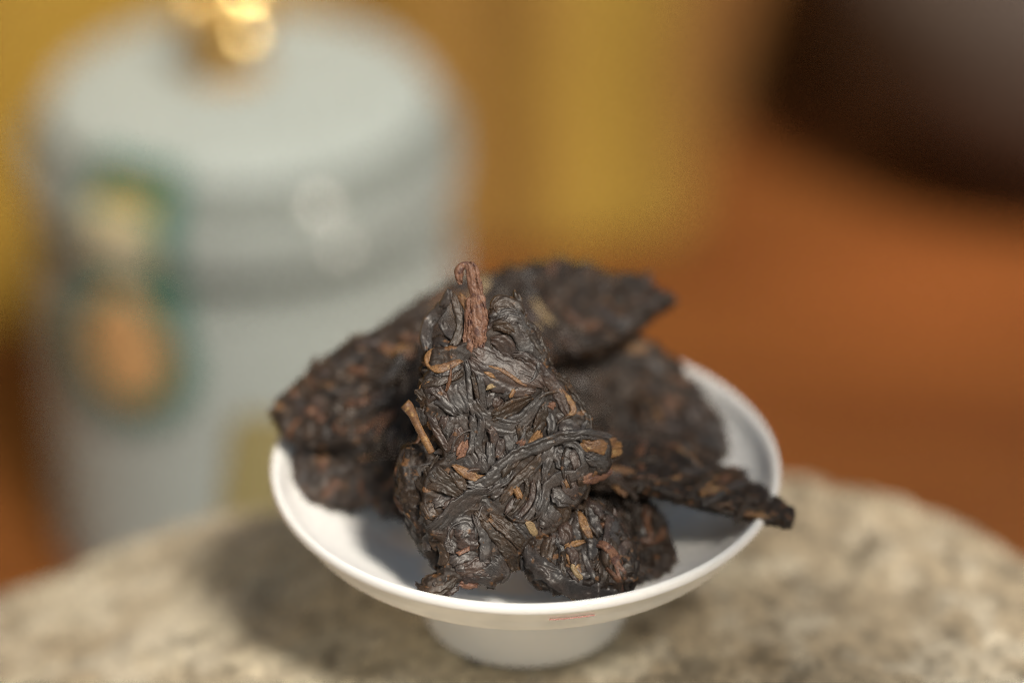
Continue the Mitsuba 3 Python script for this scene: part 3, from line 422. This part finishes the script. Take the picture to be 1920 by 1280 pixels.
# ---------------------------------------------------------------- tea
class Face:
    """the height of a chunk's face over its own plane, in mm; every leaf laid on it raises it."""
    def __init__(self, u0, v0, u1, v1, cell=.2):
        self.u0, self.v0, self.cell = u0, v0, cell
        self.H = np.full((int((v1 - v0) / cell) + 2, int((u1 - u0) / cell) + 2), np.nan)
    def cells(self, u, v):
        return np.clip(((v - self.v0) / self.cell).astype(int), 0, self.H.shape[0] - 1), np.clip(((u - self.u0) / self.cell).astype(int), 0, self.H.shape[1] - 1)
    def stamp(self, u, v, z):
        j, i = self.cells(u, v); h = np.where(np.isnan(self.H), -1e9, self.H); np.maximum.at(h, (j, i), z); self.H = np.where(h < -1e8, np.nan, h)
    def fill(self, drop=.25):
        bad = np.isnan(self.H)
        d, idx = distance_transform_edt(bad, return_indices=True)
        self.H = self.H[tuple(idx)] - d * self.cell * drop
    def smooth(self, s): self.S = gaussian_filter(self.H, s / self.cell)
    def at(self, u, v): return map_coordinates(self.S, [(v - self.v0) / self.cell, (u - self.u0) / self.cell], order=1, mode='nearest')

def n1(x, seed): return meshkit.noise(np.stack([np.asarray(x, float), np.zeros_like(x) + .5, np.zeros_like(x) + .5], -1), seed)

def leaf(face, path, thick, ridges, seed, step=.13, lift=0.0, jag=.35, relief=1.0, free=0.0, arch=0.0, flat=4.0, tilt=.17, cap=None):
    """a rolled, creased leaf laid on a face: a closed flattened tube, in the chunk's (u, v, height) mm."""
    P = np.array(path, float)
    s = np.r_[0, np.cumsum(np.linalg.norm(np.diff(P[:, :2], axis=0), axis=1))]; L = s[-1]
    ns = max(10, int(L / step)); q = np.linspace(0, L, ns)
    C = np.stack([(CubicSpline if len(P) > 2 else PchipInterpolator)(s, P[:, k])(q) for k in (0, 1)], 1)
    w = np.maximum(PchipInterpolator(s, P[:, 2])(q), .25)
    t = np.gradient(C, axis=0); t /= np.linalg.norm(t, axis=1, keepdims=True); e = np.stack([-t[:, 1], t[:, 0]], 1)
    wm = w.max(); kt = int(np.clip(wm / step, 9, 30)); kb = max(5, kt // 2)
    ct, cb = -np.cos(np.linspace(0, np.pi, kt)) * .5 + -.5 * np.linspace(1, -1, kt), np.cos(np.linspace(0, np.pi, kb + 2))[1:-1]
    c = np.r_[ct, cb]; top = np.r_[np.ones(kt), np.zeros(kb)].astype(bool)
    S, Cc = np.meshgrid(q, c, indexing='ij')
    W = w[:, None] * (1 + .28 * (meshkit.noise(np.stack([S / .7, np.sign(Cc) * 3 + 0 * S, 0 * S], -1), seed) - .5))
    endjag = (meshkit.noise(np.stack([Cc * wm / .45, 0 * S, 0 * S + 3], -1), seed + 1) - .5) * 2 * jag
    near_end = np.clip(1 - np.minimum(S, L - S) / (.25 * L + .1), 0, 1) * np.where(S > L / 2, 1, -1)
    XY = C[:, None] + e[:, None] * (Cc * W / 2)[..., None] + t[:, None] * (endjag * near_end)[..., None]
    base = .5 * face.at(XY[..., 0], XY[..., 1]) + .5 * face.at(C[:, 0], C[:, 1])[:, None]
    if cap is not None: base = np.where(base > cap, cap + (base - cap) * .4, base)
    if free: base = base * (1 - free) + face.at(C[:, 0], C[:, 1])[:1, None] * free
    end = np.clip(np.minimum(S, L - S) / (.12 * L + .15), 0, 1) ** .5
    dome = np.sqrt(np.maximum(1 - np.abs(Cc) ** flat, 0)); th = thick * (.5 + .5 * end)
    lr = np.random.default_rng(seed); pitch = np.clip(1.25 * wm / max(ridges, 1), .3, .8)
    roll = np.clip(lr.normal(0, tilt), -.4, .4) * Cc * W / 2 + np.clip(lr.normal(0, .07), -.12, .12) * np.clip(S - L / 2, -1.5, 1.5)
    xc = Cc * wm / 2 + .5 * (meshkit.noise(np.stack([S / 1.2, Cc * wm / 1.5, 0 * S + 9], -1), seed + 3) - .5) + .25 * (meshkit.noise(np.stack([S / .45, Cc * wm / .6, 0 * S + 2], -1), seed + 8) - .5)
    def crease(p, along, k):
        n = meshkit.noise(np.stack([xc / p + k, S / along, 0 * S + k], -1), seed + 10 + k)
        return 1 - np.clip(np.abs(2 * n - 1) / .30, 0, 1) ** .8, n
    c1, m1 = crease(pitch, 6 * pitch, 1); c2, m2 = crease(max(.30, pitch * .45), 3.0 * pitch, 2)
    crump = meshkit.noise(np.stack([XY[..., 0] / .8, XY[..., 1] / .8, 0 * S + seed % 17], -1), seed + 5) - .5
    crump2 = meshkit.noise(np.stack([XY[..., 0] / .3, XY[..., 1] / .3, 0 * S + seed % 13], -1), seed + 6) - .5
    depth = np.minimum(.60 * pitch, .34)
    z_top = base + lift + roll + th * (dome * .75 - .15) + relief * dome ** .5 * (depth * (.7 * (m1 - .5) - 1.0 * c1) + .4 * depth * (.8 * (m2 - .5) - c2) + .12 * crump + .05 * crump2)
    z_bot = base + lift + roll - th * (.15 + .35 * dome)
    Z = np.where(top[None], z_top, z_bot) + arch * np.sin(np.pi * S / L)
    V = np.concatenate([XY, Z[..., None]], -1); n, m = V.shape[:2]
    i = np.arange(n * m).reshape(n, m); j = np.roll(i, -1, 1)
    f = [np.stack([i[:-1].ravel(), j[1:].ravel(), i[1:].ravel()], 1), np.stack([i[:-1].ravel(), j[:-1].ravel(), j[1:].ravel()], 1)]
    v = V.reshape(-1, 3); v = np.vstack([v, V[0].mean(0), V[-1].mean(0)])
    f += [np.stack([i[0], 0 * i[0] + len(v) - 2, j[0]], 1), np.stack([j[-1], 0 * i[0] + len(v) - 1, i[-1]], 1)]
    f = np.vstack(f)
    face.stamp(V[:, :kt, 0].ravel(), V[:, :kt, 1].ravel(), V[:, :kt, 2].ravel())
    return v, f[:, ::-1]

def slab(outline, thick, h, seed, edge=1.2, rough=.5, ragged=.6, z0=0.0, layers=1.0, waves=1.0):
    """a broken slab of pressed tea under the plane of its face: two sheets joined by a ragged, layered edge wall."""
    g = shapely.Polygon(outline).buffer(0)
    if g.geom_type != 'Polygon': g = max(g.geoms, key=lambda a: a.area)
    b = g.exterior; t = np.arange(0, b.length, h)
    bp = np.array([b.interpolate(x).coords[0] for x in t])
    tn = np.roll(bp, -1, 0) - np.roll(bp, 1, 0); tn /= np.linalg.norm(tn, axis=1, keepdims=True) + 1e-9
    nn = np.stack([tn[:, 1], -tn[:, 0]], 1)
    if not b.is_ccw: nn = -nn
    bp = bp + nn * (ragged * 2 * (meshkit.fbm(np.concatenate([bp / 1.1, 0 * bp[:, :1]], 1), 3, seed) - .55))[:, None]
    g = shapely.Polygon(bp).buffer(0)
    if g.geom_type != 'Polygon': g = max(g.geoms, key=lambda a: a.area)
    b = g.exterior; bp = np.array([b.interpolate(x).coords[0] for x in np.arange(0, b.length - h * .5, h)])
    x0, y0, x1, y1 = g.bounds
    X, Y = np.meshgrid(np.arange(x0, x1, h), np.arange(y0, y1, h * .866)); X[1::2] += h / 2
    P = np.stack([X.ravel(), Y.ravel()], 1); P = P[shapely.contains_xy(g.buffer(-h * .55), P[:, 0], P[:, 1])]
    P = np.vstack([bp, P]); d = Delaunay(P).simplices; c = P[d].mean(1); d = d[shapely.contains_xy(g, c[:, 0], c[:, 1])]
    a2 = np.cross(P[d[:, 1]] - P[d[:, 0]], P[d[:, 2]] - P[d[:, 0]]); d = np.where((a2 > 0)[:, None], d, d[:, ::-1])
    dist = cKDTree(bp).query(P)[0]
    k = np.clip(1 - dist / edge, 0, 1); dip = edge * .55 * (1 - np.sqrt(np.maximum(1 - k * k, 0)))
    n = len(P); top = np.c_[P, z0 - dip]; bot = np.c_[P, z0 - thick + dip]
    ed = np.vstack([d[:, [0, 1]], d[:, [1, 2]], d[:, [2, 0]]]); es = np.sort(ed, 1)
    _, idx, cnt = np.unique(es, axis=0, return_index=True, return_counts=True); ed = ed[idx[cnt == 1]]
    rim = np.unique(ed); where = -np.ones(n, int); where[rim] = np.arange(len(rim))
    rows = max(2, int(thick / (h * 1.3))); V = [top, bot]; level = [rim]
    for r in range(1, rows):
        f = r / rows; V.append(top[rim] * (1 - f) + bot[rim] * f); level.append(2 * n + (r - 1) * len(rim) + np.arange(len(rim)))
    level.append(rim + n); F = [d, d[:, ::-1] + n]
    A, B = where[ed[:, 0]], where[ed[:, 1]]
    for r in range(rows):
        lo, up = level[r + 1], level[r]
        F.append(np.stack([up[B], up[A], lo[A]], 1)); F.append(np.stack([up[B], lo[A], lo[B]], 1))
    V, F = np.vstack(V), np.vstack(F)
    m = trimesh.Trimesh(V, F, process=False); nv = m.vertex_normals
    q = V * [1, 1, 2.2 * layers]
    r1 = 1 - np.abs(2 * meshkit.noise(q / 2.3, seed + 1) - 1); r2 = 1 - np.abs(2 * meshkit.noise(q / .95, seed + 2) - 1)
    r3 = meshkit.noise(q / .4, seed + 3)
    m.vertices = V + nv * (rough * (1.1 * (r1 - .6) + .7 * (r2 - .6) + .35 * (r3 - .5)))[:, None] + nv * (waves * rough * 1.2 * (meshkit.noise(V / 4.5, seed + 4) - .5))[:, None]
    return m

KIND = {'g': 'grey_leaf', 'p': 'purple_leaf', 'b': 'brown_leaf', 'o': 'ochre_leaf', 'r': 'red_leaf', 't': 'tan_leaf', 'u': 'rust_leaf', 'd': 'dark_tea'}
def placed(frame, vf):
    o, U, V = (np.array(frame[k]) for k in 'oUV'); N = np.cross(U, V); N /= np.linalg.norm(N)
    v, f = (vf.vertices, vf.faces) if hasattr(vf, 'vertices') else vf
    return trimesh.Trimesh(o + (v[:, :1] * U + v[:, 1:2] * V + v[:, 2:3] * N) * .001, f, process=False)

def new_face(body, cell=.2, pad=3):
    v = body.vertices; f = Face(v[:, 0].min() - pad, v[:, 1].min() - pad, v[:, 0].max() + pad, v[:, 1].max() + pad, cell)
    up = body.vertex_normals[:, 2] > .15
    f.stamp(v[up, 0], v[up, 1], v[up, 2]); f.fill(); return f

def strew(key, frame, face, outline, count, rng, length, width, kinds, weights, step, thick=.45, flow=None, name='leaf', relief=1.0, lift=-.05, inset=.2):
    g = shapely.Polygon(outline).buffer(-inset)
    x0, y0, x1, y1 = g.bounds; made = 0
    while made < count:
        u, v = rng.uniform(x0, x1), rng.uniform(y0, y1)
        if not shapely.contains_xy(g, u, v): continue
        L, w = rng.uniform(*length), rng.uniform(*width)
        a = flow(u, v) + rng.normal(0, .35) if flow else rng.uniform(0, np.pi)
        bend = rng.normal(0, .5); p = []
        for f in (-.5, -.17, .17, .5):
            aa = a + bend * f
            p.append((u + L * f * math.cos(aa), v + L * f * math.sin(aa), w * (1.0 if abs(f) < .3 else rng.uniform(.45, .8))))
        face.smooth(.45)
        k = rng.choice(kinds, p=weights)
        part(key, name, placed(frame, leaf(face, p, thick * rng.uniform(.7, 1.4), max(2, int(w / .55)), int(rng.integers(1e6)), step, lift, relief=relief)), KIND[k], smooth=50 if step < .2 else True)
        made += 1

def fringe(key, frame, face, outline, count, rng, length, width, kinds, weights, step, thick, out=(.2, 1.1)):
    """leaf ends that stick out past the broken edge."""
    b = shapely.Polygon(outline).exterior; c0 = shapely.Polygon(outline).buffer(-1.5)
    face.smooth(.6)
    for s in np.linspace(0, b.length, count, endpoint=False) + rng.uniform(0, b.length / count, count):
        p, q = np.array(b.interpolate(s % b.length).coords[0]), np.array(b.interpolate((s + .3) % b.length).coords[0])
        t = (q - p) / (np.linalg.norm(q - p) + 1e-9); o = np.array([t[1], -t[0]]) * (1 if b.is_ccw else -1)
        d = o * math.cos(a := rng.normal(0, .7)) + t * math.sin(a); L, w = rng.uniform(*length), rng.uniform(*width)
        tip = p + o * rng.uniform(*out); pts = [tip - d * L * f + t * rng.normal(0, .12) for f in (1, .66, .33, 0)]
        path = [(*x, w * k) for x, k in zip(pts, (.5, .9, 1, rng.uniform(.45, .95)))]
        part(key, 'edge_leaf', placed(frame, leaf(face, path, thick * rng.uniform(.7, 1.5), max(2, int(w / .5)), int(rng.integers(1e6)), step, rng.uniform(-.25, .15), jag=.5, relief=1.1)), KIND[rng.choice(kinds, p=weights)], smooth=50 if step < .2 else True)

GROUP = 'broken tea chunks heaped in the white dish'
def chunk(code, label, thick, count, seed, h=.33, rough=.5, edge=1.4, length=(3, 7.5), width=(.9, 2.0), weights=(.30, .14, .30, .05, .10, .02, .09), z0=0.0, accents=()):
    d = CHUNKS[code]; rng = np.random.default_rng(seed)
    key = thing('tea_chunk', label, 'tea chunk', GROUP)
    body = slab(d['outline'], thick, h, seed, min(edge, .7), rough, z0=z0, waves=.35)
    part(key, 'body', placed(d, body), 'dark_tea', smooth=True)
    face = new_face(body, .3)
    a0 = rng.uniform(0, np.pi)
    def flow(u, v): return a0 + 4 * meshkit.noise(np.array([u / 9, v / 9, seed * .1]), seed)
    strew(key, d, face, d['outline'], count, rng, length, width, list('gpboutd'), np.array(weights) / sum(weights), h * .8, .8, flow, relief=.85)
    fringe(key, d, face, d['outline'], 22, rng, (2, 4.5), (.6, 1.5), list('gpbud'), [.2, .15, .4, .1, .15], h * .8, .5)
    face.smooth(.4)
    for k, th, nr, p in accents:
        part(key, 'leaf', placed(d, leaf(face, p, th, nr, int(rng.integers(1e6)), h * .6)), KIND[k], smooth=True)
    return key

# the sharp chunk in front
main = thing('tea_chunk', 'grey black upright tea chunk in front with a red brown stem sticking up', 'tea chunk', GROUP)
rng = np.random.default_rng(7)
body = slab(MAIN['front'], 5.0, .22, 3, .6, .42, .35, z0=-.6, waves=.4)
part(main, 'body', placed(MAIN, body), 'dark_tea', smooth=True)
layer = slab(MAIN['back'], 8.0, .26, 9, 1.4, .6, .6, z0=-3.0, layers=1.3)
part(main, 'back_layer', placed(MAIN, layer), 'dark_tea', smooth=True, label='rough brown broken edge of the upright chunk')
face = new_face(body)
def flow(u, v):
    if v < -8: return math.atan2(v + 11, u + 2.5 + .01) + .25
    return 1.5 + 3.2 * (meshkit.noise(np.array([u / 7, v / 7, .3]), 4) - .5) * 1.6
strew(main, MAIN, face, MAIN['front'], 110, rng, (2.2, 6), (.7, 1.9), list('gpboud'), [.32, .17, .28, .01, .015, .205], .16, .3, flow, lift=-.18, inset=.4)
fringe(main, MAIN, face, MAIN['front'], 52, rng, (1.6, 3.8), (.5, 1.5), list('gpbuod'), [.34, .2, .3, .04, .02, .1], .13, .4, (.05, .75))
for k, th, nr, p in TRACED:
    face.smooth(1.2)
    round_ = th > .7
    part(main, 'leaf', placed(MAIN, leaf(face, [(a, b, w * (1.1 if round_ else 1.05)) for a, b, w in p], th * (1.5 if not round_ else 1.0), nr, int(rng.integers(1e6)), .11, rng.uniform(.05, .28) if not round_ else .0, jag=.45, free=.8 if round_ else 0, relief=(.45 if nr <= 3 else .7) if not round_ else 1.3, flat=2 if round_ else 7, tilt=.2 if not round_ else 0, cap=.1)), KIND[k], smooth=50)
# loose strands pressed into the face
g_ = shapely.Polygon(MAIN['front']).buffer(-1.0)
n_strands = 0
while n_strands < 14:
    u, v = rng.uniform(-14, 17), rng.uniform(-25, 18)
    if not shapely.contains_xy(g_, u, v): continue
    a = flow(u, v) + rng.normal(0, .3); L = rng.uniform(3, 7.5); b = rng.normal(0, .6); n_strands += 1
    p = [(u + L * f * math.cos(a + b * f), v + L * f * math.sin(a + b * f), w) for f, w in zip((-.5, -.17, .17, .5), (.3, *rng.uniform(.42, .75, 2), .3))]
    face.smooth(.6)
    part(main, 'strand', placed(MAIN, leaf(face, p, .42, 1, int(rng.integers(1e6)), .12, .02, jag=.2, relief=.6, flat=2.5, tilt=0, cap=.2)), KIND[rng.choice(list('gpbud'), p=[.36, .22, .26, .06, .10])], smooth=True)
# the broken left flank: leaves lying on the wall of the slab
flank = {'o': (np.array(MAIN['o']) + .001 * (-13.6 * np.array(MAIN['U']))).tolist(), 'U': np.cross(np.array(MAIN['U']), np.array(MAIN['V'])).tolist(), 'V': MAIN['V']}
N_ = np.cross(np.array(MAIN['U']), np.array(MAIN['V']))
flank['U'] = N_.tolist(); flank['V'] = MAIN['V']   # normal = N x V = -U
R = np.stack([N_, np.array(MAIN['V']), -np.array(MAIN['U'])])
lay = layer.vertices; q = np.stack([lay[:, 2], lay[:, 1], -(lay[:, 0] + 13.6)], 1)
ff = Face(-12, -26, 2, 14, .25); mk = layer.vertex_normals[:, 0] < -.2; ff.stamp(q[mk, 0], q[mk, 1], q[mk, 2]); ff.fill()
strew(main, flank, ff, [(-9.5, -21), (-2.5, -21), (-2.5, -3), (-9.5, -3)], 46, rng, (2, 6), (.7, 1.7), list('gpboud'), [.2, .1, .4, .06, .1, .14], .22, .5, lambda u, v: 1.4 + 2 * (meshkit.noise(np.array([u / 3, v / 4, .7]), 5) - .5), 'edge_leaf', lift=0)
# ochre twig at the left
tw = [(-15.3, 3.7), (-14.2, 2.3), (-13.4, .6), (-12.3, -1.6), (-11.0, -4.0)]
tw = np.array([[a, b, .6 - .1 * i] for i, (a, b) in enumerate(tw)])
cs = CubicSpline(range(5), tw); tq = cs(np.linspace(0, 4, 40))
twig = tube(tq, np.interp(np.linspace(0, 1, 40), [0, .08, .2, .5, 1], [.9, .95, .8, .62, .55]) , 14)
twig.vertices += .25 * (meshkit.fbm(twig.vertices * [1.2, .5, 1.2], 3, 8)[:, None] - .5) * twig.vertex_normals
part(main, 'twig', placed(MAIN, twig), 'ochre_leaf', smooth=True, label='short ochre twig stuck to the left edge')

# the heap behind
chunk('D', 'flat dark brown tea chunk lying on top of the heap at the back', 4.5, 66, 21, edge=.7, weights=(.24, .14, .36, .05, .12, .02, .07))
chunk('B', 'dark brown tea chunk leaning out over the left rim of the dish', 6.5, 64, 22, edge=.9, weights=(.14, .14, .40, .06, .16, .01, .09))
chunk('C', 'small brown tea chunk under the left one, lying inside the left rim', 5.0, 42, 23, weights=(.18, .16, .36, .05, .15, .01, .09))
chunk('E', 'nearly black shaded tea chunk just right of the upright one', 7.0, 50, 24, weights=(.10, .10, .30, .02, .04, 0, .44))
chunk('G', 'dark tea chunk leaning on the inside of the right rear rim', 5.0, 40, 25, weights=(.2, .1, .42, .03, .07, 0, .18))
chunk('F', 'long thin tea chunk pointing out over the right rim of the dish', 2.2, 46, 26, edge=.5, weights=(.2, .1, .34, .16, .10, .02, .08), length=(4, 11))
chunk('S', 'small lumpy tea chunk with a rust coloured leaf at the front right', 6.5, 46, 27, h=.24, rough=.55, length=(2.5, 7), weights=(.32, .24, .30, .02, .04, .02, .06),
      accents=[('g', .9, 5, [(-8.2, 1.5, 1.6), (-7.2, -2.5, 3.0), (-3.5, -5.0, 3.4), (2.0, -6.2, 3.2), (6.5, -6.6, 2.4)]), ('r', .6, 4, [(2.5, .6, 1.2), (5.2, -1.6, 1.7), (6.6, -4.8, 1.5)]),
               ('o', .5, 3, [(-.6, 6.2, .9), (.6, 3.4, 1.5), (1.4, 1.8, .7)]), ('o', .4, 3, [(-2.6, .2, .7), (-.6, 1.0, 1.0), (.4, 1.2, .5)]), ('p', .8, 4, [(-3.4, 4.6, 1.4), (-2.6, 2.2, 2.6), (-3.0, .6, 1.4)])])
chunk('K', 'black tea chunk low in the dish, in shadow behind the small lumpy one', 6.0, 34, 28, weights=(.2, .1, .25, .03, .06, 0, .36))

# a tall tube added outside the picture to shade the right half of the heap
az = SUN[:2] / np.hypot(*SUN[:2]); px, py = .021 * np.array([-az[1], az[0]]) + .25 * az
top_z = .034 + .25 * SUN[2] / np.hypot(*SUN[:2])
shade_tube = thing('added_shade_tube', 'tall tube added outside the picture at the right to shade the heap', 'shade tube')
prof = [(0, TABLE_Z + .0004), (.0192, TABLE_Z + .0004)]
for k in range(4):
    z0, z1 = (TABLE_Z + (top_z - TABLE_Z) * f / 4 for f in (k, k + 1))
    prof += [(.0192, z0 + .004), (.0186, z0 + .012), (.0185, z1 - .012), (.0197, z1 - .002)]
b = revolve(prof + [(.0192, top_z), (.0160, top_z), (.0160, top_z - .05), (0, top_z - .05)], 64); b.apply_translation((px, py, 0))
scene[shade_tube] = mikit.ply(b, 'olive_paint', smooth=40)
